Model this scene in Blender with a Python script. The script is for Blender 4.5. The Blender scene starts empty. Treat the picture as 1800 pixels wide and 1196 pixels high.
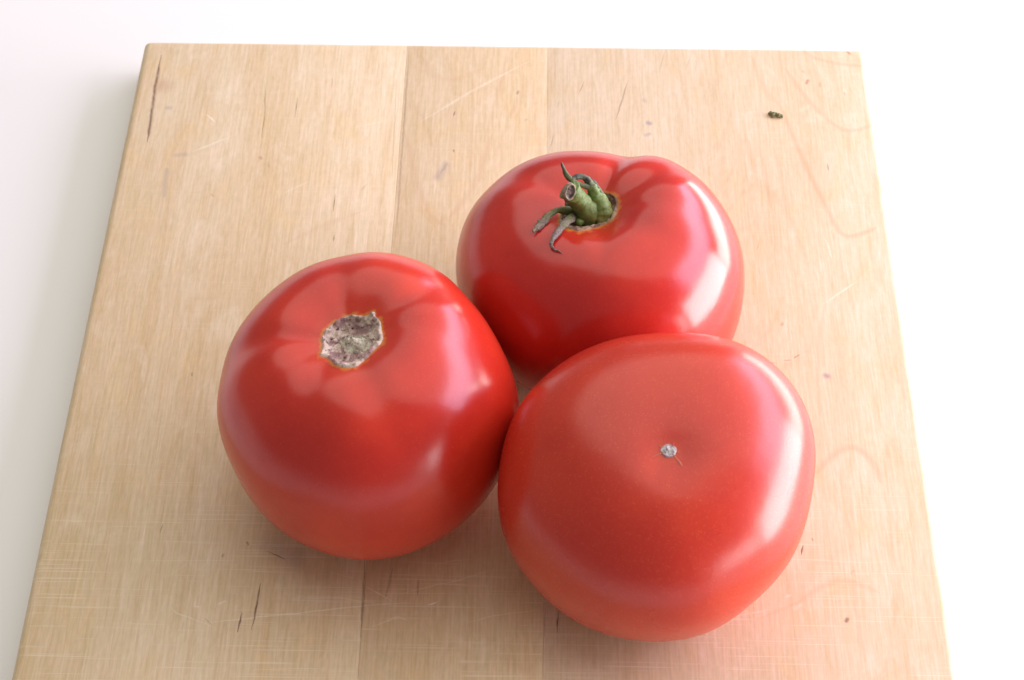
import bpy, bmesh, math, random
import numpy as np
from mathutils import Vector, noise
from mathutils.bvhtree import BVHTree

random.seed(7)
S = bpy.context.scene
COL = S.collection
R_ = math.radians

# ------------------------------------------------------------------ camera
ELEV = R_(51.0); DIST = 0.56; FPX = 3250.0            # focal length in pixels of an 1800 px wide frame
ce, se = math.cos(ELEV), math.sin(ELEV)
CAM = np.array([0, -DIST*ce, DIST*se])
RT = np.array([1.0, 0, 0]); UP = np.array([0, se, ce]); FW = np.array([0, ce, -se])
cd = bpy.data.cameras.new('camera'); cam = bpy.data.objects.new('camera', cd); COL.objects.link(cam)
cam.location = CAM; cam.rotation_euler = (math.pi/2 - ELEV, 0, 0)
cd.sensor_width = 36; cd.lens = FPX*36/1800; cd.clip_start = 0.01; cd.clip_end = 50
cd.dof.use_dof = True; cd.dof.focus_distance = 0.535; cd.dof.aperture_fstop = 30
S.camera = cam
S.render.resolution_x, S.render.resolution_y = 1024, 680

# ------------------------------------------------------------------ light: soft daylight from tall windows on the right
S.view_settings.view_transform = 'Standard'; S.view_settings.look = 'None'
S.view_settings.exposure = 0; S.view_settings.gamma = 1
W = bpy.data.worlds.new('World'); S.world = W; W.use_nodes = True
bg = W.node_tree.nodes['Background']
bg.inputs[0].default_value = (1.0, 0.935, 0.89, 1); bg.inputs[1].default_value = 0.25

def area(name, loc, target, sx, sy, radiance, color):
    l = bpy.data.lights.new(name, 'AREA'); l.shape = 'RECTANGLE'; l.size = sx; l.size_y = sy
    l.energy = radiance*math.pi*sx*sy; l.color = color
    o = bpy.data.objects.new(name, l); COL.objects.link(o); o.location = loc
    d = Vector(target) - Vector(loc)
    o.rotation_euler = d.to_track_quat('-Z', 'Y').to_euler()
    return o
area('window_light_low', (0.95, 1.10, -0.06), (0, 1.10, -0.06), 1.6, 0.34, 9.5, (1.0, 0.985, 0.94))
area('window_light_door', (0.95, -0.09, 0.065), (0, -0.09, 0.065), 0.74, 0.47, 13.0, (0.97, 0.98, 1.0))
area('window_light_side', (0.95, -0.84, 0.02), (0, -0.84, 0.02), 0.6, 0.34, 6.0, (1.0, 0.95, 0.97))
area('window_light_high', (0.95, 0.80, 0.56), (0, 0.80, 0.56), 2.1, 0.46, 7.0, (0.84, 0.70, 1.0))
dome = area('ceiling_light', (0.6, 0.95, 1.4), (0.45, 0.65, 0), 3.8, 3.2, 1.15, (1.0, 0.955, 0.865))
dome.data.shape = 'ELLIPSE'; dome.data.energy *= math.pi/4

# ------------------------------------------------------------------ helpers
def ray(px, py):
    d = (px-900)*RT - (py-598)*UP + FPX*FW
    return d/np.linalg.norm(d)
def on_plane(px, py, z=0.0):
    d = ray(px, py); return CAM + d*((z-CAM[2])/d[2])
def smooth(a, b, x):
    t = np.clip((x-a)/(b-a), 0, 1); return t*t*(3-2*t)

def tag(o, label=None, cat=None, group=None, kind=None):
    if label: o['label'] = label
    if cat: o['category'] = cat
    if group: o['group'] = group
    if kind: o['kind'] = kind
    return o
def empty(name, loc, rz=0.0):
    o = bpy.data.objects.new(name, None); o.empty_display_size = 0.02
    o.location = loc; o.rotation_euler = (0, 0, rz); COL.objects.link(o); return o
def mesh_obj(name, verts, faces, mat, parent=None, attrs=None, shade=True, origin=None):
    me = bpy.data.meshes.new(name)
    v = np.asarray(verts, float)
    if origin is not None: v = v - np.asarray(origin)
    me.from_pydata(v.tolist(), [], [tuple(int(i) for i in f) for f in faces])
    me.update()
    for k, a in (attrs or {}).items():
        at = me.attributes.new(k, 'FLOAT', 'POINT'); at.data.foreach_set('value', np.asarray(a, np.float32).ravel())
    if shade: me.polygons.foreach_set('use_smooth', [True]*len(me.polygons))
    me.materials.append(mat)
    o = bpy.data.objects.new(name, me); COL.objects.link(o)
    if parent: o.parent = parent
    return o

def catmull(P, n):
    P = np.array(P, float); m = len(P); E = np.vstack([2*P[0]-P[1], P, 2*P[-1]-P[-2]]); out = []
    for i in range(m-1):
        p0, p1, p2, p3 = E[i:i+4]
        for j in range(n):
            t = j/n; out.append(.5*((2*p1)+(-p0+p2)*t+(2*p0-5*p1+4*p2-p3)*t*t+(-p0+3*p1-3*p2+p3)*t**3))
    out.append(P[-1]); return np.array(out)
class G:
    """small node-graph writer"""
    def __init__(s, name):
        s.m = bpy.data.materials.new(name); s.m.use_nodes = True
        s.t = s.m.node_tree; s.N = s.t.nodes; s.p = s.N['Principled BSDF']
    def n(s, typ, ins=None, **kw):
        nd = s.N.new(typ)
        for k, v in kw.items(): setattr(nd, k, v)
        for k, v in (ins or {}).items(): s.set(nd.inputs[k], v)
        return nd
    def set(s, sock, v):
        if isinstance(v, bpy.types.NodeSocket): s.t.links.new(v, sock)
        elif isinstance(v, bpy.types.Node): s.t.links.new(v.outputs[0], sock)
        else: sock.default_value = v
    def math(s, op, a, b=None, c=None, clamp=False):
        nd = s.N.new('ShaderNodeMath'); nd.operation = op; nd.use_clamp = clamp
        for i, v in enumerate((a, b, c)):
            if v is not None: s.set(nd.inputs[i], v)
        return nd.outputs[0]
    def vec(s, op, a, b=None, scale=None):
        nd = s.N.new('ShaderNodeVectorMath'); nd.operation = op
        s.set(nd.inputs[0], a)
        if b is not None: s.set(nd.inputs[1], b)
        if scale is not None: s.set(nd.inputs[3], scale)
        return nd
    def ramp(s, x, a, b, lo=0.0, hi=1.0, interp='SMOOTHSTEP'):
        nd = s.n('ShaderNodeMapRange', {0: x, 1: a, 2: b, 3: lo, 4: hi}); nd.interpolation_type = interp
        return nd.outputs[0]
    def mix(s, f, a, b, mode='MIX'):
        nd = s.N.new('ShaderNodeMix'); nd.data_type = 'RGBA'; nd.blend_type = mode; nd.clamp_factor = True
        s.set(nd.inputs[0], f)
        for i, v in ((6, a), (7, b)):
            if isinstance(v, tuple): v = (*v[:3], 1)
            s.set(nd.inputs[i], v)
        return nd.outputs[2]
    def noise(s, co, scale=1.0, detail=2.0, rough=0.5, dist=0.0):
        return s.n('ShaderNodeTexNoise', {'Vector': co, 'Scale': scale, 'Detail': detail, 'Roughness': rough, 'Distortion': dist})
    def mapped(s, co, scale=(1, 1, 1), loc=(0, 0, 0), rot=(0, 0, 0)):
        return s.n('ShaderNodeMapping', {0: co, 1: loc, 2: rot, 3: scale}).outputs[0]
    def attr(s, name):
        return s.n('ShaderNodeAttribute', attribute_name=name).outputs['Fac']
    def out(s, color=None, rough=None, bump=None, bstr=0.2, bdist=0.001, **kw):
        if color is not None: s.set(s.p.inputs['Base Color'], color)
        if rough is not None: s.set(s.p.inputs['Roughness'], rough)
        for k, v in kw.items(): s.set(s.p.inputs[k], v)
        if bump is not None:
            b = s.n('ShaderNodeBump', {'Strength': bstr, 'Distance': bdist, 'Height': bump})
            s.set(s.p.inputs['Normal'], b.outputs[0])
        return s.m

# ------------------------------------------------------------------ countertop (setting)
g = G('white_counter')
tc = g.n('ShaderNodeTexCoord').outputs['Object']
nz = g.noise(tc, 7.0, 4.0).outputs[0]
m_counter = g.out(g.mix(nz, (0.90, 0.90, 0.89), (0.93, 0.93, 0.92)), rough=g.ramp(nz, .3, .7, .38, .5))
BT = 0.015                                               # board thickness
bm = bmesh.new()
bmesh.ops.create_cube(bm, size=1)
for v in bm.verts: v.co = (v.co.x*2.4 - 0.93, v.co.y*2.6+0.2, -BT-0.0002 - (0.5 - v.co.z)*0.04)
bmesh.ops.bevel(bm, geom=bm.edges[:], offset=0.004, segments=3, affect='EDGES')
me = bpy.data.meshes.new('countertop'); bm.to_mesh(me); bm.free(); me.materials.append(m_counter)
ct = bpy.data.objects.new('countertop', me); COL.objects.link(ct); tag(ct, kind='structure')
ct['label'] = 'bright white countertop under the wooden board'

# ------------------------------------------------------------------ cutting board of four glued planks
ROT = R_(-1.0)
board = empty('cutting_board', (0, 0, -BT), ROT)
tag(board, 'pale maple cutting board of glued planks lying under the three tomatoes', 'cutting board')
cr, sr_ = math.cos(-ROT), math.sin(-ROT)
def bl(px, py):                                           # photo point -> board plane, board's own axes
    P = on_plane(px, py); return (P[0]*cr - P[1]*sr_, P[0]*sr_ + P[1]*cr)
PX = 1/5000.0                                             # roughly one photo pixel in metres on the board

DARK = [ ([(719,84),(711,200),(703,310),(697,400)],3.0,.34), ([(641,985),(638,1050),(634,1120)],3.2,.55), ([(958,1060),(957,1120)],3,.3),  # polylines: points, width px, strength     (grain cracks, pores, specks)
 ([(283,98),(273,150),(263,222),(259,250)],4.5,.75), ([(466,150),(465,195),(460,242)],2.4,.35), ([(465,198),(460,240)],2.6,.5),
 ([(522,172),(519,206)],2.4,.55), ([(584,138),(583,155)],2,.4), ([(589,343),(585,372)],2.6,.6), ([(587,414),(586,424)],3,.6),
 ([(697,140),(689,310)],1.5,.35), ([(704,120),(694,260)],1.2,.3), ([(643,325),(634,335)],3,.35),
 ([(800,196),(797,205)],4.2,.6), ([(911,161),(909,165)],3.6,.5), ([(797,264),(797,267)],2.6,.5), ([(925,210),(923,212)],3,.25), ([(786,288),(774,306)],6,.2),
 ([(1104,141),(1092,180),(1082,211)],2.2,.5), ([(1027,143),(1017,166)],1.8,.5), ([(983,178),(980,190)],1.8,.4), ([(974,236),(966,264)],2,.45),
 ([(1170,85),(1158,130)],2,.28), ([(1213,100),(1206,120)],2,.25),
 ([(1484,158),(1485,170)],2.8,.4), ([(1454,288),(1456,301)],3.2,.55), ([(1375,569),(1374,572)],4,.4), ([(1389,572),(1394,600)],1.6,.22),
 ([(1350,637),(1366,638)],2.2,.4), ([(1377,634),(1392,633)],2.2,.5), ([(1396,629),(1404,624)],2.2,.45), ([(1328,620),(1332,624)],2.4,.3),
 ([(1411,960),(1408,976)],3.4,.85), ([(1427,948),(1428,950)],3,.4), ([(1489,1089),(1487,1092)],5,.75),
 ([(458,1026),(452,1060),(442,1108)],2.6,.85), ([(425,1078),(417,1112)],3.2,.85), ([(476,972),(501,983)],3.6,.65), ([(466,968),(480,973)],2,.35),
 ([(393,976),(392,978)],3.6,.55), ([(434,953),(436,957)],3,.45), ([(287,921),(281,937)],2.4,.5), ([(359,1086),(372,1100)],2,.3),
 ([(981,1074),(980,1112)],2.6,.9), ([(735,1018),(734,1048)],4,.4), ([(690,1000),(678,1050)],5,.3), ([(337,657),(337,661)],3,.35),
 ([(1333,428),(1331,438)],2,.3), ([(1500,1004),(1496,1009)],2,.25), ([(1345,870),(1340,874)],2,.2)]
RED = [([(457,277),(459,279)],5,.4), ([(471,286),(473,296)],5,.25), ([(1420,142),(1418,147)],4.6,.55), ([(1441,146),(1441,152)],3,.3), ([(1490,91),(1493,95)],4.6,.6), ([(1411,125),(1412,127)],3,.3),
 ([(372,342),(374,344)],4,.25), ([(446,152),(448,170)],3,.2), ([(283,150),(290,152)],26,.22)]
PURPLE = [([(1139,216),(1142,217)],7,.55), ([(1136,238),(1141,236)],6,.35), ([(1131,176),(1132,178)],6,.25), ([(1452,661),(1455,662)],8,.6),
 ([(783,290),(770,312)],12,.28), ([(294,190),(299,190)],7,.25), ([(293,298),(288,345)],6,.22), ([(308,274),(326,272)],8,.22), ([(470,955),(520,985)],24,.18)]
RING = [([(1373,188),(1400,255),(1430,320),(1455,370),(1473,404),(1490,416),(1515,411),(1540,401)],4,.42),
 ([(1380,120),(1419,175),(1450,206),(1480,228),(1508,229),(1541,217)],4,.34), ([(1410,84),(1428,101),(1477,113),(1516,116)],4,.34),
 ([(1436,832),(1462,803),(1490,787),(1512,792),(1533,812),(1550,850)],5,.38), ([(1400,1062),(1440,1034),(1470,1023),(1500,1024),(1545,1042)],4,.25), ([(1330,1090),(1400,1060)],4,.2),
 ([(1310,235),(1320,275),(1335,335)],4,.25), ([(1336,262),(1350,330),(1358,370)],4,.25), ([(1358,255),(1372,300),(1386,400)],4,.22), ([(1320,100),(1345,160),(1373,188)],5,.2),
 ([(711,231),(733,317),(754,376),(784,398)],5,.28), ([(866,234),(847,293),(828,336),(791,382)],5,.26), ([(742,100),(760,130),(800,140),(850,120)],6,.2), ([(765,400),(742,370),(720,300)],4,.2), ([(945,180),(925,260),(905,300)],5,.2), ([(890,100),(880,160),(850,250)],5,.2),
 ([(500,430),(560,400),(640,370)],5,.18), ([(1448,540),(1440,600),(1436,680)],4,.2)]
LIGHT = [([(363,202),(379,215)],4,.9), ([(338,267),(372,254),(408,239)],4,.45), ([(740,214),(830,160),(930,108)],5,.3), ([(620,225),(680,212)],4,.22), ([(500,340),(545,318)],5,.22),
 ([(1448,535),(1478,514),(1508,494)],3,.45), ([(1452,422),(1462,452)],6,.4), ([(1440,455),(1446,485)],5,.3), ([(1484,158),(1486,163)],4,.5), ([(1380,1050),(1392,1046)],6,.35), ([(1398,1070),(1406,1064)],6,.3), ([(1355,1072),(1300,1082)],4,.25),
 ([(300,1068),(312,1078),(380,1105)],1.8,.4), ([(360,1096),(480,1082),(600,1070),(690,1060)],1.8,.5), ([(476,1052),(600,1052),(670,1062)],1.6,.35), ([(344,1048),(342,1066),(355,1068)],3,.4),
 ([(384,1062),(396,1058)],3,.4), ([(640,1029),(690,1058)],2.4,.55), ([(752,1064),(768,1058)],3.4,.8), ([(700,1045),(760,1030),(800,1022),(870,1000)],1.6,.35), ([(770,990),(830,983)],2,.4), ([(650,1064),(720,1060)],1.8,.4),
 ([(655,1102),(700,1085),(720,1092)],3,.35), ([(820,1095),(870,1082),(950,1072)],1.6,.35), ([(1420,780),(1425,735)],4,.15), ([(500,955),(590,935)],1.6,.22), ([(300,1010),(330,990)],1.8,.3), ([(560,1000),(640,1022)],1.4,.3), ([(1340,700),(1372,690)],5,.2), ([(1412,500),(1430,495)],4,.25)]

def wood(name, xr, light, tan, seed, ringy, streak, warm=1.0):
    g = G(name)
    tc = g.n('ShaderNodeTexCoord').outputs['Object']
    wob = g.noise(g.mapped(tc, (260, 260, 1), (seed, 0, 0)), 1.0, 2.0).outputs['Color']
    wob = g.vec('SCALE', g.vec('SUBTRACT', wob, (.5, .5, .5)).outputs[0], scale=0.0007).outputs[0]
    wig = g.vec('ADD', tc, wob).outputs[0]
    flat = g.vec('MULTIPLY', wig, (1, 1, 0)).outputs[0]
    # grain
    n_big = g.noise(g.mapped(tc, (22, 5, 1), (seed*3.1, seed, 0)), 1.0, 3.0, .55).outputs[0]
    n_mid = g.noise(g.mapped(tc, (190, 14, 1), (seed, seed*2, 0)), 1.0, 4.0, .62, .5).outputs[0]
    n_fib = g.noise(g.mapped(tc, (1400, 60, 1), (seed, 0, 0)), 1.0, 3.0, .68, .3).outputs[0]
    n_flk = g.noise(g.mapped(tc, (900, 330, 1), (0, seed, 0)), 1.0, 3.0, .65).outputs[0]
    n_blo = g.noise(g.mapped(tc, (85, 48, 1), (seed, 9, 0)), 1.0, 4.0, .62, .8).outputs[0]
    c = g.mix(g.ramp(n_big, .3, .7), light, tan)
    c = g.mix(g.math('MULTIPLY', g.ramp(n_mid, .42, .78), streak), c, (tan[0]*.86, tan[1]*.74, tan[2]*.58))
    c = g.mix(g.math('MULTIPLY', g.ramp(n_blo, .5, .74), .55), c, (light[0]*.99, light[1]*.885, light[2]*.69))
    c = g.mix(g.math('MULTIPLY', g.ramp(n_blo, .47, .28), .5), c, (light[0]*1.06, light[1]*1.09, light[2]*1.17))
    # growth rings as contour lines of a slow field
    fld = g.noise(g.mapped(tc, (26, 5.5, 1), (seed*7, seed*5, 0)), 1.0, 1.0, .4, .25).outputs[0]
    fr = g.math('PINGPONG', g.math('MULTIPLY', fld, 13.0), .5)
    ring = g.math('MULTIPLY', g.ramp(fr, .0, .16, 1, 0), ringy)
    ring = g.math('MULTIPLY', ring, g.ramp(n_blo, .35, .65))
    c = g.mix(ring, c, (.60, .37, .22))
    fib = g.ramp(n_fib, .25, .75, .86, 1.10, 'LINEAR')
    flk = g.ramp(n_flk, .2, .8, .92, 1.07, 'LINEAR')
    c = g.mix(1.0, c, g.n('ShaderNodeCombineColor', {0: g.math('MULTIPLY', fib, flk), 1: g.math('MULTIPLY', fib, flk), 2: g.math('MULTIPLY', g.math('MULTIPLY', fib, fib), flk)}).outputs[0], 'MULTIPLY')
    # knife scratches: thin stretched noise in several directions, patchy
    scr = None
    for k, ang in enumerate((12, 27, -8, 62, 4)):
        s1 = g.noise(g.mapped(tc, (16, 1500, 1), (k*3.3+seed, k, 0), (0, 0, R_(-ang))), 1.0, 0.0).outputs[0]
        pm = g.noise(g.mapped(tc, (40, 40, 1), (k*5.1, k*2, 0)), 1.0, 1.0).outputs[0]
        q = g.math('MULTIPLY', g.ramp(s1, .69, .77), g.ramp(pm, .48, .62))
        scr = q if scr is None else g.math('MAXIMUM', scr, q)
    yy = g.n('ShaderNodeSeparateXYZ', {0: tc}).outputs[1]
    scr = g.math('MULTIPLY', scr, g.ramp(yy, -.03, -.08, .10, .48))
    c = g.mix(scr, c, (.86, .74, .56))
    # individual marks of this plank
    def layer(lst):
        acc = None
        for pts, w, st in lst:
            P = [bl(*p) for p in pts]
            if not any(xr[0]-.004 < p[0] < xr[1]+.004 for p in P): continue
            if lst is RING and len(P) >= 4: P = [tuple(q) for q in catmull(P, 2)]
            length = sum(math.hypot(b[0]-a[0], b[1]-a[1]) for a, b in zip(P[:-1], P[1:]))
            soft = {id(DARK): .95, id(RED): 1.0, id(PURPLE): 1.05, id(RING): 1.9, id(LIGHT): .85}[id(lst)]
            gain = {id(DARK): 1.1, id(RED): 1.1, id(PURPLE): 1.05, id(RING): .85, id(LIGHT): 1.3}[id(lst)]
            for i, ((ax, ay), (bx, by)) in enumerate(zip(P[:-1], P[1:])):
                L = math.hypot(bx-ax, by-ay); dx, dy = (bx-ax)/L, (by-ay)/L
                d = g.vec('SUBTRACT', flat, (ax, ay, 0)).outputs[0]
                t = g.n('ShaderNodeVectorMath', {0: d, 1: (dx, dy, 0)}, operation='DOT_PRODUCT').outputs['Value']
                t = g.math('MINIMUM', g.math('MAXIMUM', t, 0.0), L)
                q = g.n('ShaderNodeVectorMath', {0: (dx, dy, 0)}, operation='SCALE'); g.set(q.inputs[3], t)
                dist = g.n('ShaderNodeVectorMath', {0: d, 1: q.outputs[0]}, operation='DISTANCE').outputs['Value']
                if length > 10*PX and lst is not PURPLE:          # strokes run out thin at their ends
                    tp = None
                    if i == 0: tp = g.ramp(t, 0, L*.7, .25, 1)
                    if i == len(P)-2:
                        t2 = g.ramp(t, L*.3, L, 1, .25); tp = t2 if tp is None else g.math('MULTIPLY', tp, t2)
                    if tp is not None: dist = g.math('DIVIDE', dist, tp)
                f = g.ramp(dist, 0.0, w*PX*soft, st*gain, 0.0)
                acc = f if acc is None else g.math('MAXIMUM', acc, f)
        return acc
    brk = g.ramp(n_flk, .25, .6, .45, 1.0)
    a = layer(RING)
    if a is not None: c = g.mix(g.math('MULTIPLY', a, brk), c, (.58, .31, .17))
    a = layer(PURPLE)
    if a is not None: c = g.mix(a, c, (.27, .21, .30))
    a = layer(RED)
    if a is not None: c = g.mix(a, c, (.40, .14, .09))
    a = layer(LIGHT)
    if a is not None: c = g.mix(g.math('MULTIPLY', a, brk), c, (.90, .82, .68))
    dk = layer(DARK)
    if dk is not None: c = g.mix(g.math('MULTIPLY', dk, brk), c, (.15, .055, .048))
    h = g.math('ADD', g.math('MULTIPLY', n_fib, .6), g.math('MULTIPLY', n_flk, .4))
    h = g.math('SUBTRACT', h, g.math('MULTIPLY', scr, 1.2))
    if dk is not None: h = g.math('SUBTRACT', h, g.math('MULTIPLY', dk, 2.0))
    return g.out(c, rough=g.ramp(n_mid, .3, .7, .42, .56), bump=h, bstr=.30, bdist=.00012, **{'Specular IOR Level': .30})

PLANKS = [(-.1305, -.0387, wood('maple_cream', (-.1305, -.0387), (.795, .645, .455), (.735, .565, .36), 3.7, .10, .48)),
          (-.0387, .0101, wood('maple_tan', (-.0387, .0101), (.77, .605, .41), (.72, .54, .335), 11.3, .26, .30)),
          (.0101, .1203, wood('maple_pale', (.0101, .1203), (.79, .635, .455), (.745, .565, .38), 23.9, .18, .30))]
Y0, Y1 = -.185, .1325
def plank(x0, x1, mat, first, last):
    # cross-section (x, z) with eased long edges, swept along y with eased ends
    J = .00001
    rl, rr_ = (.0026 if first else .00010), (.0026 if last else .00010)
    x0 += 0 if first else J; x1 -= 0 if last else J
    def sect(ins):
        a0, a1, b, t = x0, x1, ins, BT-ins
        P = []
        def arc(cx, cz, r, s, e, n=6):
            for i in range(n+1):
                w = R_(s + (e-s)*i/n); P.append((cx + r*math.cos(w), cz + r*math.sin(w)))
        arc(x0+rl, ins+rl, rl, 270, 180); arc(x0+rl, t-rl, rl, 180, 90)
        arc(x1-rr_, t-rr_, rr_, 90, 0); arc(x1-rr_, ins+rr_, rr_, 0, -90)
        return P
    ry = .0024; ys = []
    for i in range(7):
        w = math.pi/2*i/6; ys.append((Y0 + ry*(1-math.sin(w)), ry*(1-math.cos(w))))
    ys = ys[::-1] if ys[0][0] > ys[-1][0] and False else ys
    ends = [(Y0 + ry - ry*math.cos(math.pi/2*i/6), ry - ry*math.sin(math.pi/2*i/6)) for i in range(7)]
    rows = ends + [(Y0 + Y1 - y, s) for y, s in ends[::-1]]
    V = []; F = []
    for y, s in rows:
        V += [(x, y, z) for x, z in sect(s)]
    n = len(V)//len(rows)
    for r in range(len(rows)-1):
        for i in range(n):
            j = (i+1) % n
            F.append((r*n+i, (r+1)*n+i, (r+1)*n+j, r*n+j))
    F.append(tuple(range(n))); F.append(tuple(len(V)-1-i for i in range(n)))
    me = bpy.data.meshes.new('plank'); me.from_pydata(V, [], F); me.update()
    bm = bmesh.new(); bm.from_mesh(me); bmesh.ops.recalc_face_normals(bm, faces=bm.faces[:]); bm.to_mesh(me); bm.free()
    me.polygons.foreach_set('use_smooth', [True]*len(me.polygons))
    me.set_sharp_from_angle(angle=R_(35))
    me.materials.append(mat)
    o = bpy.data.objects.new('plank', me); COL.objects.link(o); o.parent = board
for i, (a, b, m) in enumerate(PLANKS): plank(a, b, m, i == 0, i == 2)

# ------------------------------------------------------------------ tomatoes
SHAPE = dict(
 L=dict(a=.041, ct=.0345, cb=.034, dt=.0085, wt=.33, db=.0035, wb=.3, p=.8, fade=.75,
   cr=[(177,0.22,0.046,0),(98,0.21,0.025,0),(33,0.2,0.04,-0.2),(2,0.22,0.022,0),(-68,0.22,0.026,-0.1),(-115,0.22,0.022,0),(-150,0.24,0.018,0)], irr=[(2,.012,.5),(3,.01,1.)],
   C=(-0.03893, -0.05023, 0.03379), axis=(-0.13,0.034,0.9909),
   co=[1.0043, -0.007, 0.0036, -0.0312, -0.0142, -0.0066, -0.0078, 0.0087, -0.0093, 0.0021, -0.0018, 0.0022, -0.0031, 0.0021, -0.0004, 0.0019, -0.0003]),
 B=dict(a=.0415, ct=.0325, cb=.033, dt=.0085, wt=.33, db=.003, wb=.3, p=.78, fade=.75,
   cr=[(68,0.18,0.058,0),(32,0.22,0.03,-0.3),(146,0.24,0.03,0),(178,0.3,0.01,0),(-40,0.3,0.018,0),(-115,0.3,0.018,0),(-5,0.22,0.016,0)], irr=[(2,.01,.2)],
   C=(0.02549, -0.00071, 0.03224), axis=(-0.12,0.0733,0.9901),
   co=[0.9797, 0.0059, -0.0258, 0.0308, -0.0295, -0.0046, 0.0104, -0.0078, -0.0104, -0.0035, -0.0054, 0.0043, 0.0014, -0.0003, 0.0029, -0.0012, 0.0043]),
 F=dict(a=.0425, ct=.0372, cb=.033, dt=.007, wt=.33, db=.0010, wb=.16, p=.8, fade=.6,
   cr=[(20,0.3,0.04,0),(90,0.3,0.03,0),(160,0.3,0.04,0),(230,0.3,0.04,0),(300,0.3,0.03,0)], irr=[(3,.012,.7),(2,.008,0)],
   C=(0.03768, -0.07863, 0.03652), axis=(-0.03,0.3373,-0.9409),
   co=[0.9644, -0.0032, 0.0229, 0.0036, 0.0404, -0.0242, 0.019, -0.0088, -0.0006, 0.001, -0.0047, -0.0012, -0.0017, -0.0001, -0.0007, -0.0036, -0.0007]))
NU, NV = 256, 200
def tomato_verts(P):
    t = np.linspace(0, 1, NV+1)
    th = (np.pi*(t - .13*np.sin(2*np.pi*t)))[:, None]       # rings packed towards both poles
    ph = np.linspace(0, 2*np.pi, NU, endpoint=False)[None]
    a, ctp, cb = P['a'], P['ct'], P['cb']
    s, c = np.sin(th), np.cos(th)
    rho = a*np.abs(s)**P['p'] + 0*ph
    z = np.where(c > 0, ctp*np.abs(c)**.92, -cb*np.abs(c)**.92) + 0*ph
    rr = rho/a; top = c > 0
    z = z - np.where(top, P['dt']*np.exp(-(rr/P['wt'])**2), 0) + np.where(~top, P['db']*np.exp(-(rr/P['wb'])**2), 0)
    m = np.zeros_like(z); mz = np.zeros_like(z)
    for deg, w, st, k in P['cr']:
        d = (ph - R_(deg) + k*(th-.6) + np.pi) % (2*np.pi) - np.pi
        gg = np.exp(-(d/w)**2)*.75
        wt = np.clip((np.pi*P['fade']-th)/(np.pi*.45), 0, 1)**1.2*np.clip(rr/.12, 0, 1)
        m += st*gg*wt*.55; mz += st*gg*wt*np.exp(-((rr-.55)/.35)**2)
    rho = rho*(1-m); z = z - a*mz*.9*np.where(top, 1, 0)
    for k, am, p0 in P['irr']: rho = rho*(1+am*np.sin(k*ph+p0)*s**2)
    V = np.stack([rho*np.cos(ph), rho*np.sin(ph), z], -1)
    n = np.array(P['axis']); n = n/np.linalg.norm(n)
    x = np.array([1, 0, 0.]); x = x - n*(x@n); x /= np.linalg.norm(x); y = np.cross(n, x)
    V = V @ np.stack([x, y, n], 1).T
    # the fruit is not a solid of revolution: uneven outline
    C = np.array(P['C']); w = C-CAM; w /= np.linalg.norm(w)
    r = np.cross(w, [0, 0, 1]); r /= np.linalg.norm(r); u = np.cross(r, w)
    X, Y, Z = V@r, V@u, V@w; A = np.arctan2(Y, X); co = P['co']
    sc = np.full(A.shape, co[0])
    for k in range(1, 9): sc = sc + co[2*k-1]*np.cos(k*A) + co[2*k]*np.sin(k*A)
    V = (X*sc)[..., None]*r + (Y*sc)[..., None]*u + (Z*co[0])[..., None]*w + C
    V[..., 2] -= V[..., 2].min() - .00004
    return V, (rr + 0*ph), np.where(top + 0*ph > 0, 1, 0)
def poly_dist(Q, poly):
    """signed distance in px of points Q to polygon, positive outside"""
    d = np.full(len(Q), 1e9); ins = np.zeros(len(Q), bool); n = len(poly)
    for i in range(n):
        a, b = np.array(poly[i], float), np.array(poly[(i+1) % n], float); e = b-a
        t = np.clip(((Q-a)@e)/(e@e), 0, 1); d = np.minimum(d, np.hypot(*(Q-a-t[:, None]*e).T))
        cnd = ((a[1] > Q[:, 1]) != (b[1] > Q[:, 1])) & (Q[:, 0] < (b[0]-a[0])*(Q[:, 1]-a[1])/(b[1]-a[1]+1e-12)+a[0])
        ins ^= cnd
    return np.where(ins, -d, d)
def project(P):
    q = P-CAM; z = q@FW; return np.stack([900+FPX*(q@RT)/z, 598-FPX*(q@UP)/z], -1)

SCAR_L = [(563,597),(567,590),(569,582),(577,575),(590,565),(603,558),(616,554),(625,553),(641,556),(651,553),(659,548),(661,556),(667,560),(671,568),(672,582),(675,594),(671,604),(658,616),(648,628),(638,637),(628,645),(615,648),(600,647),(590,643),(580,634),(571,628),(561,627),(566,616),(566,605)]
SCAR_B = [(1075,341),(1084,346),(1088,356),(1087,366),(1084,377),(1078,387),(1065,394),(1050,400),(1035,404),(1018,407),(1005,405),(990,398),(981,391),(985,376),(995,362),(1010,350),(1030,344),(1055,340)]
SCAR_F = [(1160,792),(1163,786),(1169,782),(1176,780),(1183,783),(1189,787),(1190,794),(1187,800),(1180,804),(1172,805),(1165,800)]

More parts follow.
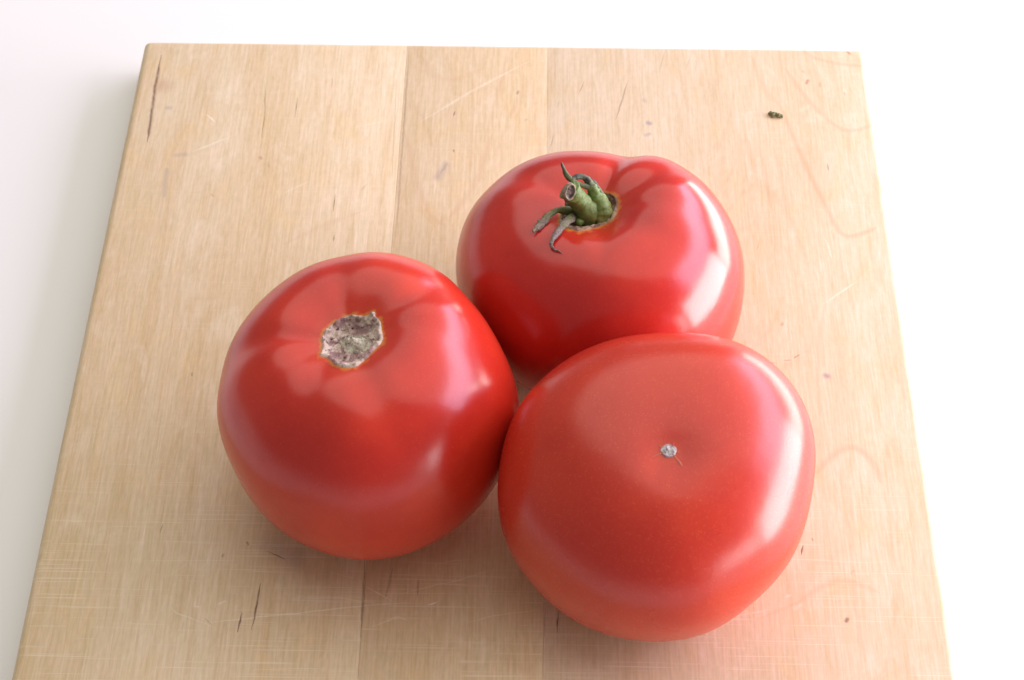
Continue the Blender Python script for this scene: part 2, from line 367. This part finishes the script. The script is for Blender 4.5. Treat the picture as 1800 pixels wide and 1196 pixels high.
def skin(name, base, deep, seed, rough, speck, warm):
    g = G(name)
    tc = g.n('ShaderNodeTexCoord').outputs['Object']
    rim, low = g.attr('rim'), g.attr('height')
    n1 = g.noise(tc, 38.0, 3.0, .5).outputs[0]
    n2 = g.noise(g.mapped(tc, (1, 1, 1), (seed, seed, 0)), 950.0, 3.0, .65).outputs[0]
    c = g.mix(g.ramp(n1, .35, .65), base, deep)
    c = g.mix(g.math('MULTIPLY', g.ramp(low, .55, .05), warm), c, (.62, .075, .018))        # lower part painted more orange, standing in for light bounced off the board
    vo = g.n('ShaderNodeTexVoronoi', {'Vector': tc, 'Scale': 2400.0}).outputs['Distance']
    sp = g.math('MULTIPLY', g.ramp(vo, .12, .38, 1, 0), g.ramp(n2, .42, .62))
    c = g.mix(g.math('MULTIPLY', sp, speck), c, (.80, .20, .07))
    # yellow edge round the corky scar
    nr = g.noise(tc, 420.0, 2.0).outputs[0]
    r2 = g.math('ADD', rim, g.ramp(nr, .3, .7, -2.0, 3.0))
    c = g.mix(g.ramp(r2, 0, 6, .75, 0), c, (.72, .34, .05))
    c = g.mix(g.ramp(r2, 2, 28, .28, 0), c, (.66, .09, .03))
    nb = g.noise(tc, 90.0, 3.0, .5).outputs[0]
    h = g.math('ADD', g.math('MULTIPLY', nb, 1.0), g.math('MULTIPLY', n2, .05))
    return g.out(c, rough=g.ramp(n1, .3, .7, rough-.02, rough+.03), bump=h, bstr=.10, bdist=.0012,
                 **{'Subsurface Weight': .14, 'Subsurface Radius': (1.0, .22, .12), 'Subsurface Scale': .0022, 'Specular IOR Level': .62})
SK = dict(L=skin('tomato_skin_red', (.64, .036, .017), (.54, .022, .013), 1.0, .23, .26, .45),
          B=skin('tomato_skin_crimson', (.60, .032, .018), (.49, .018, .013), 5.0, .20, .22, .10),
          F=skin('tomato_skin_orange_red', (.62, .045, .020), (.55, .030, .016), 9.0, .26, .55, .62))
LAB = dict(L='ripe red tomato lying left, stem gone, with a wide grey corky scar on top',
           B='ripe red tomato at the back that still has its green stem',
           F='ripe red tomato in front turned upside down, small pale blossom scar facing up')
BVH = {}; ROOT = {}; BODY = {}
quads = [(r*NU+i, (r+1)*NU+i, (r+1)*NU+(i+1) % NU, r*NU+(i+1) % NU) for r in range(NV) for i in range(NU)]
for k in 'LBF':
    P = SHAPE[k]; V, rr, top = tomato_verts(P)
    flatV = V.reshape(-1, 3)
    q = project(flatV); poly = dict(L=SCAR_L, B=SCAR_B, F=SCAR_F)[k]
    rim = poly_dist(q, poly)
    near = (rr.ravel() < .55) & (top.ravel() == (0 if k == 'F' else 1))
    rim = np.where(near, rim + (5 if k == 'F' else 0), 200.0)
    # the corky scar lies in a shallow pit of its own
    if k != 'F':
        n_ = np.array(P['axis']); n_ = n_/np.linalg.norm(n_)
        flatV = flatV - n_*(.0011*smooth(3, 15, -rim))[:, None]
    base = (P['C'][0], P['C'][1], 0)
    root = empty('tomato', base); tag(root, LAB[k], 'tomato', 'tomatoes on the board')
    hgt = flatV[:, 2]/flatV[:, 2].max()
    faces = quads
    b = mesh_obj('body', flatV, faces, SK[k], root, dict(rim=np.clip(rim, -60, 200), height=hgt), origin=base)
    bm = bmesh.new(); bm.from_mesh(b.data)
    bmesh.ops.remove_doubles(bm, verts=bm.verts[:], dist=1e-7)
    bmesh.ops.recalc_face_normals(bm, faces=bm.faces[:]); bm.to_mesh(b.data); bm.free()
    BVH[k] = BVHTree.FromPolygons([tuple(v) for v in flatV], faces); ROOT[k] = root; BODY[k] = base
def hit(k, px, py):
    d = ray(px, py); h = BVH[k].ray_cast(Vector(CAM), Vector(d))
    n = h[1] if h[1].dot(Vector(d)) < 0 else -h[1]
    return np.array(h[0]), np.array(n)

def cork(name, light, mid, dark, sc=1.0):
    g = G(name); tc = g.n('ShaderNodeTexCoord').outputs['Object']
    t = g.attr('edge')
    n1 = g.noise(tc, 300*sc, 4.0, .62, .6).outputs[0]; n2 = g.noise(g.mapped(tc, (1, 1, 1), (3, 1, 2)), 1300*sc, 3.0, .7).outputs[0]
    vo = g.n('ShaderNodeTexVoronoi', {'Vector': tc, 'Scale': 900*sc}, feature='DISTANCE_TO_EDGE').outputs['Distance']
    c = g.mix(g.ramp(n1, .42, .58), mid, light)
    c = g.mix(g.ramp(n2, .55, .67), c, dark)
    c = g.mix(g.math('MULTIPLY', g.ramp(vo, .0, .06, 1, 0), .22), c, dark)
    c = g.mix(g.math('MULTIPLY', g.ramp(g.math('ADD', t, g.ramp(n1, .3, .7, -.05, .03)), .93, .98), .5), c, light)
    h = g.math('ADD', n1, g.math('MULTIPLY', n2, .7))
    return g.out(c, rough=.85, bump=h, bstr=.8, bdist=.0004, **{'Specular IOR Level': .25})
M_CORK_L = cork('grey_cork', (.74, .61, .51), (.40, .255, .245), (.10, .04, .04), .8)
M_BTN = cork('pale_cork', (.76, .71, .60), (.50, .43, .34), (.12, .085, .07), 1.4)
M_CORK_B = cork('brown_cork', (.42, .29, .19), (.22, .125, .085), (.06, .028, .018))
M_CORK_F = cork('pale_scar', (.74, .68, .68), (.48, .40, .41), (.14, .09, .10), 1.6)

def resample(poly, n):
    P = np.array(poly+[poly[0]], float); L = np.r_[0, np.cumsum(np.hypot(*(P[1:]-P[:-1]).T))]
    t = np.linspace(0, L[-1], n, endpoint=False)
    return np.stack([np.interp(t, L, P[:, 0]), np.interp(t, L, P[:, 1])], 1)
def scar(k, poly, centre, name, mat, lip, sink, rough, parent=None, n=120, rings=22, dome=0.0, spin=0.0):
    R = resample(poly, n); c = np.array(centre, float); V = []; T = []
    for j in range(rings+1):
        t = j/rings
        for i in range(n):
            # outer ring slips under the skin, the ring before stands proud as a torn lip
            tt = min(t, 1.0)
            p = c + (R[i]-c)*tt; P, N = hit(k, *p)
            lipv = lip*math.exp(-((t-.95)/.035)**2)*(0.55+.9*(noise.noise(Vector((i*.23, t*2, spin)))+.5))
            h = .00022 + lipv + dome*(1-t*t) - sink*math.exp(-((t-.55)/.3)**2)*.3
            if j < rings:
                q = Vector((P*1700).tolist())
                h += rough*(noise.fractal(q*.55, 1.0, 2.0, 5) + (.7 if k == 'L' else .2)*math.sin(14*t+4*noise.noise(q*.4)))*.8*min(1, (1-t)*6+.25)
                h = max(h, .00008)
            else: h = -.0004
            V.append(P+N*h); T.append(t)
    F = []
    for j in range(rings):
        for i in range(n):
            F.append((j*n+i, j*n+(i+1) % n, (j+1)*n+(i+1) % n, (j+1)*n+i))
    base = BODY[k]
    return mesh_obj(name, V, F, mat, parent or ROOT[k], dict(edge=T), origin=base)
sL = scar('L', SCAR_L, (616, 601), 'stem_scar', M_CORK_L, .0005, .0004, .0011)
# raised button in the middle of the scar
btn = [(616+26*math.cos(a)*1.0*(1+.16*math.sin(3*a+.5)+.08*math.sin(5*a)) + 8, 608-19*math.sin(a)*(1+.14*math.sin(2*a+1))) for a in np.linspace(0, 2*math.pi, 24, endpoint=False)]
scar('L', btn, (625, 607), 'scar_button', M_BTN, .0005, 0, .00055, parent=sL, n=64, rings=16, dome=.0019, spin=4)
core = [(627+10*math.cos(a)*(1+.2*math.sin(3*a)), 609-10*math.sin(a)*(1+.2*math.sin(2*a+1))) for a in np.linspace(0, 2*math.pi, 16, endpoint=False)]
gq = G('cream_pith'); tcq = gq.n('ShaderNodeTexCoord').outputs['Object']; nq = gq.noise(tcq, 1500, 3.0).outputs[0]
M_PITH = gq.out(gq.mix(gq.ramp(nq, .4, .65), (.80, .77, .64), (.45, .38, .27)), rough=.8, bump=nq, bstr=.6, bdist=.0003)
scar('L', core, (627, 609), 'pith', M_PITH, .0, 0, .0003, parent=sL, n=32, rings=8, dome=.0029, spin=9)
sB = scar('B', SCAR_B, (1036, 374), 'stem_scar', M_CORK_B, .0007, .0004, .0005)
sF = scar('F', SCAR_F, (1175, 793), 'blossom_scar', M_CORK_F, .0002, 0, .0005, n=60, rings=12, dome=.00008)

# ------------------------------------------------------------------ tubes for stem and sepals
def tube(name, k, pts, mat, parent, seg=14, sub=7, up=None, bumpy=0.0, seed=0.0, tip0=0.0):
    """pts: (xyz, half width, half thickness) ; flat cross-section turned by 'up'"""
    A = catmull([np.r_[p, w, h] for p, w, h in pts], sub); P = A[:, :3]; Wd, Th = A[:, 3], A[:, 4]
    T = np.gradient(P, axis=0); T /= np.linalg.norm(T, axis=1)[:, None]
    upv = np.array(up if up is not None else -FW, float); V = []; L = []
    for i in range(len(P)):
        s = np.cross(T[i], upv); s /= max(np.linalg.norm(s), 1e-9); nn = np.cross(s, T[i])
        for j in range(seg):
            a = 2*math.pi*j/seg
            b = 1 + bumpy*noise.noise(Vector((i*.35+seed, math.cos(a)*1.2, math.sin(a)*1.2)))
            V.append(P[i] + s*math.cos(a)*max(Wd[i], 2e-5)*b + nn*math.sin(a)*max(Th[i], 2e-5)*b); L.append(tip0 + (1-tip0)*i/(len(P)-1))
    F = [(i*seg+j, i*seg+(j+1) % seg, (i+1)*seg+(j+1) % seg, (i+1)*seg+j) for i in range(len(P)-1) for j in range(seg)]
    F.append(tuple(range(seg))[::-1]); F.append(tuple((len(P)-1)*seg+j for j in range(seg)))
    return mesh_obj(name, V, F, mat, parent, dict(along=L), origin=BODY[k])
def green(name, a, b, tip, t0, t1, dark=.5):
    g = G(name); tc = g.n('ShaderNodeTexCoord').outputs['Object']; al = g.attr('along')
    n1 = g.noise(tc, 330.0, 3.0, .6).outputs[0]; n2 = g.noise(tc, 1500.0, 3.0, .6).outputs[0]
    c = g.mix(g.ramp(n1, .35, .65), a, b)
    c = g.mix(g.math('MULTIPLY', g.ramp(n2, .5, .7), .35), c, (a[0]*.45, a[1]*.45, a[2]*.45))
    c = g.mix(g.math('MULTIPLY', g.ramp(n1, .58, .72), dark), c, (.045, .04, .035))
    tt = g.math('ADD', al, g.ramp(n1, .3, .7, -.12, .12))
    c = g.mix(g.ramp(tt, t0, t1), c, g.mix(g.ramp(n2, .4, .6), tip, (tip[0]*.45, tip[1]*.42, tip[2]*.4)))
    return g.out(c, rough=.52, bump=g.math('ADD', n1, g.math('MULTIPLY', n2, .4)), bstr=.7, bdist=.0005, **{'Subsurface Weight': .05, 'Subsurface Scale': .001})
M_STEM = green('stem_green', (0.094, 0.145, 0.028), (0.152, 0.203, 0.046), (.20, .26, .10), .85, 1.2, .25)
M_LUMP = green('calyx_green', (0.117, 0.185, 0.037), (0.189, 0.256, 0.062), (.06, .075, .04), .52, .8, .2)
M_STRAND = green('strand_green', (0.067, 0.084, 0.025), (0.099, 0.115, 0.034), (.12, .10, .075), .5, .9, .5)
M_SEP1 = green('sepal_olive', (0.126, 0.149, 0.037), (0.18, 0.193, 0.056), (.26, .20, .14), .45, .75, .3)
M_SEP2 = green('sepal_grey', (0.135, 0.149, 0.05), (0.197, 0.176, 0.093), (.23, .17, .15), .1, .4, .3)
gq = G('dry_cut'); tcq = gq.n('ShaderNodeTexCoord').outputs['Object']; nq = gq.noise(tcq, 1400, 3.0).outputs[0]
M_CUT = gq.out(gq.mix(gq.ramp(nq, .38, .62), (.05, .032, .028), (.17, .13, .11)), rough=.85, bump=nq, bstr=.7, bdist=.0004)
gq = G('cut_rim'); tcq = gq.n('ShaderNodeTexCoord').outputs['Object']; nq = gq.noise(tcq, 1200, 3.0).outputs[0]
M_RIM = gq.out(gq.mix(gq.ramp(nq, .35, .65), (.20, .15, .10), (.40, .33, .24)), rough=.8)

P0, _ = hit('B', 1040, 388)
def lift(px, py, dz):                       # point seen at (px,py), dz mm nearer to the viewer than the calyx centre
    d = ray(px, py); t = ((P0-CAM)@FW - dz*.001)/(d@FW); return CAM + d*t
def skinpt(px, py, dz=0.0):
    P, N = hit('B', px, py); return P + N*dz*.001
U = 1/5650.0                                # one photo pixel in metres at the calyx
stem = tube('stem', 'B', [(lift(1046,396,-1.5), 22*U, 20*U), (lift(1040,385,1.5), 22*U, 20*U), (lift(1032,371,4.5), 20*U, 19*U), (lift(1022,357,7), 17*U, 17*U),
      (lift(1012,346,9), 15.5*U, 16*U), (lift(1004,338,10.5), 17*U, 17*U), (lift(999,333.5,11.2), 15.5*U, 16*U), (lift(996,331,11.5), 10*U, 11*U)], M_STEM, ROOT['B'], seg=22, bumpy=.22, seed=3)
# cut end: a shallow cup turned to the front right
cc = lift(1003, 338, 14.6); cn = -FW*.80 + RT*.42 - UP*.30; cn /= np.linalg.norm(cn)
ca = np.cross(cn, UP); ca /= np.linalg.norm(ca); cb_ = np.cross(cn, ca)
V = []; F = []; NS = 26
prof = [(1.10, -1.2), (1.10, -.5), (1.04, .06), (.93, .05), (.84, -.3), (.55, -.55), (.25, -.5), (.02, -.42)]
for j, (r, h) in enumerate(prof):
    for i in range(NS):
        a = 2*math.pi*i/NS; wv = 1 + .10*noise.noise(Vector((math.cos(a)*1.5, math.sin(a)*1.5, 2.0)))
        V.append(cc + ca*math.cos(a)*r*wv*8.2*U + cb_*math.sin(a)*r*wv*12.5*U + cn*h*.0011)
def band(j0, j1):
    return [(j*NS+i, j*NS+(i+1) % NS, (j+1)*NS+(i+1) % NS, (j+1)*NS+i) for j in range(j0, j1) for i in range(NS)]
mesh_obj('cut_rim', V[:5*NS], band(0, 4), M_RIM, stem, origin=BODY['B'])
V2 = V[3*NS:]; F2 = [(j*NS+i, j*NS+(i+1) % NS, (j+1)*NS+(i+1) % NS, (j+1)*NS+i) for j in range(1, 4) for i in range(NS)]
F2.append(tuple(4*NS+i for i in range(NS)))
mesh_obj('cut_end', V2, F2, M_CUT, stem, origin=BODY['B'])
# thick green sepal base standing to the right of the stem, and the strands it ends in
lump = tube('sepal', 'B', [(lift(1052,398,-1), 16*U, 14*U), (lift(1054,386,2.5), 18*U, 15*U), (lift(1056,370,4.2), 17.5*U, 14*U), (lift(1052,355,5.2), 14*U, 12*U),
      (lift(1046,342,6), 10*U, 9*U), (lift(1040,330,6.5), 8*U, 7*U), (lift(1034,319,7), 6*U, 5*U), (lift(1026,312,7.6), 4.5*U, 3.5*U), (lift(1014,311,8.6), 4*U, 3*U), (lift(1004,316,9.4), 3*U, 2.5*U)], M_LUMP, ROOT['B'], seg=18, bumpy=.30, seed=8)
tube('sepal', 'B', [(lift(1064,394,-.5), 8*U, 8*U), (lift(1066,380,2.6), 10*U, 9*U), (lift(1065,364,3.8), 9*U, 8*U), (lift(1058,347,4.8), 7*U, 6*U), (lift(1050,332,5.6), 5*U, 5*U), (lift(1040,319,6.2), 4.5*U, 4*U)], M_LUMP, ROOT['B'], seg=14, bumpy=.28, seed=5)
tube('sepal', 'B', [(lift(1040,331,6.8), 5*U, 4*U), (lift(1030,328,7.6), 4.5*U, 3*U), (lift(1018,324,8.4), 4*U, 2.5*U), (lift(1008,319,9.2), 4*U, 2.5*U), (lift(1000,313,9.6), 4.5*U, 2.5*U), (lift(994,305,9.8), 4*U, 2*U), (lift(991,297,10), 2.6*U, 1.6*U), (lift(988,290,10.2), 2.2*U, 1.4*U), (lift(987,285,10.3), .8*U, .8*U)], M_STRAND, ROOT['B'], seg=10, bumpy=.2, seed=1)
# two dry sepals curling forward over the skin
tube('sepal', 'B', [(skinpt(1024,392,2.2), 9*U, 5*U), (skinpt(1008,386,2.6), 9*U, 4*U), (skinpt(992,381,2.4), 8*U, 3*U), (skinpt(977,380,2.0), 5*U, 1.8*U), (skinpt(964,386,1.4), 5*U, 1.8*U), (skinpt(953,396,.9), 6.2*U, 1.4*U), (skinpt(945,405,.9), 5.2*U, 1.3*U), (skinpt(938,412,1.3), 2.2*U, 1*U)], M_SEP1, ROOT['B'], seg=12, bumpy=.55, seed=6)
tube('sepal', 'B', [(skinpt(1024,394,2.2), 7*U, 4*U), (skinpt(1010,392,2.5), 7*U, 3*U), (skinpt(997,398,2.0), 7*U, 2.4*U), (skinpt(986,407,1.4), 6*U, 2*U), (skinpt(977,418,1.1), 5*U, 1.6*U), (skinpt(971,428,1.2), 3.4*U, 1.4*U), (skinpt(970,436,.9), 2.4*U, 1.2*U), (skinpt(976,441,.5), 1.8*U, 1*U), (skinpt(982,443,.4), 1.5*U, .9*U), (skinpt(987,446,.35), .7*U, .6*U)], M_SEP2, ROOT['B'], seg=12, bumpy=.4, seed=2)
tube('sepal', 'B', [(skinpt(1016,384,2.0), 8*U, 4*U), (skinpt(1004,374,2.0), 9*U, 3*U), (skinpt(996,366,1.8), 7*U, 2*U), (skinpt(993,358,1.6), 3*U, 1.2*U)], M_SEP2, ROOT['B'], seg=12, bumpy=.2, seed=12)
tube('sepal', 'B', [(skinpt(1014,400,1.2), 6*U, 5*U), (skinpt(1024,397,2.2), 8*U, 7*U), (skinpt(1036,393,3.0), 8*U, 7*U), (skinpt(1050,388,3.0), 7*U, 6*U)], M_LUMP, ROOT['B'], seg=12, bumpy=.1, seed=7, tip0=0)

# fine cracks of the blossom scar
gq = G('scar_line_tan'); tcq = gq.n('ShaderNodeTexCoord').outputs['Object']; nq = gq.noise(tcq, 1400, 2.0).outputs[0]
M_LINE = gq.out(gq.mix(nq, (.60, .13, .07), (.62, .24, .15)), rough=.6)
UF = 1/6300.0
def fpt(px, py, dz=0.0):
    P, N = hit('F', px, py); return P + N*dz*.001
for pts in ([(1184,800,1.0),(1190,808,.9),(1196,815,1.4),(1199,820,.5)], [(1162,797,.8),(1152,801,.5),(1145,804,.3)], [(1163,787,.8),(1158,783,.4)], [(1188,793,.8),(1194,796,.4)], [(1183,783,.7),(1185,778,.4)]):
    tube('scar_line', 'F', [(fpt(x, y, .02), w*UF, .5*UF) for x, y, w in pts], M_LINE, sF, seg=8, sub=5)

# ------------------------------------------------------------------ scrap of herb on the board
gq = G('dried_herb'); tcq = gq.n('ShaderNodeTexCoord').outputs['Object']; nq = gq.noise(tcq, 1600, 3.0).outputs[0]
M_HERB = gq.out(gq.mix(gq.ramp(nq, .4, .6), (.10, .115, .045), (.26, .26, .12)), rough=.7, bump=nq, bstr=.6, bdist=.0003)
BODY['H'] = tuple(on_plane(1363, 205)[:2]) + (0,)
herb = tube('herb_scrap', 'H', [(on_plane(x, y)+np.array([0, 0, z*.001]), w*PX, h*PX) for x, y, z, w, h in
     [(1350,201,.25,1,1), (1354,202,.55,4,2.4), (1359,205,.75,4.5,3), (1363,203.5,.9,2.6,2.2), (1367,206,.75,4,2.6), (1372,206,.6,3.4,2.4), (1376,208,.35,1,1)]], M_HERB, None, seg=10, bumpy=.5, seed=4)
herb.location = BODY['H']
tag(herb, 'tiny dark green herb scrap on the board, far right behind the tomatoes', 'herb scrap')
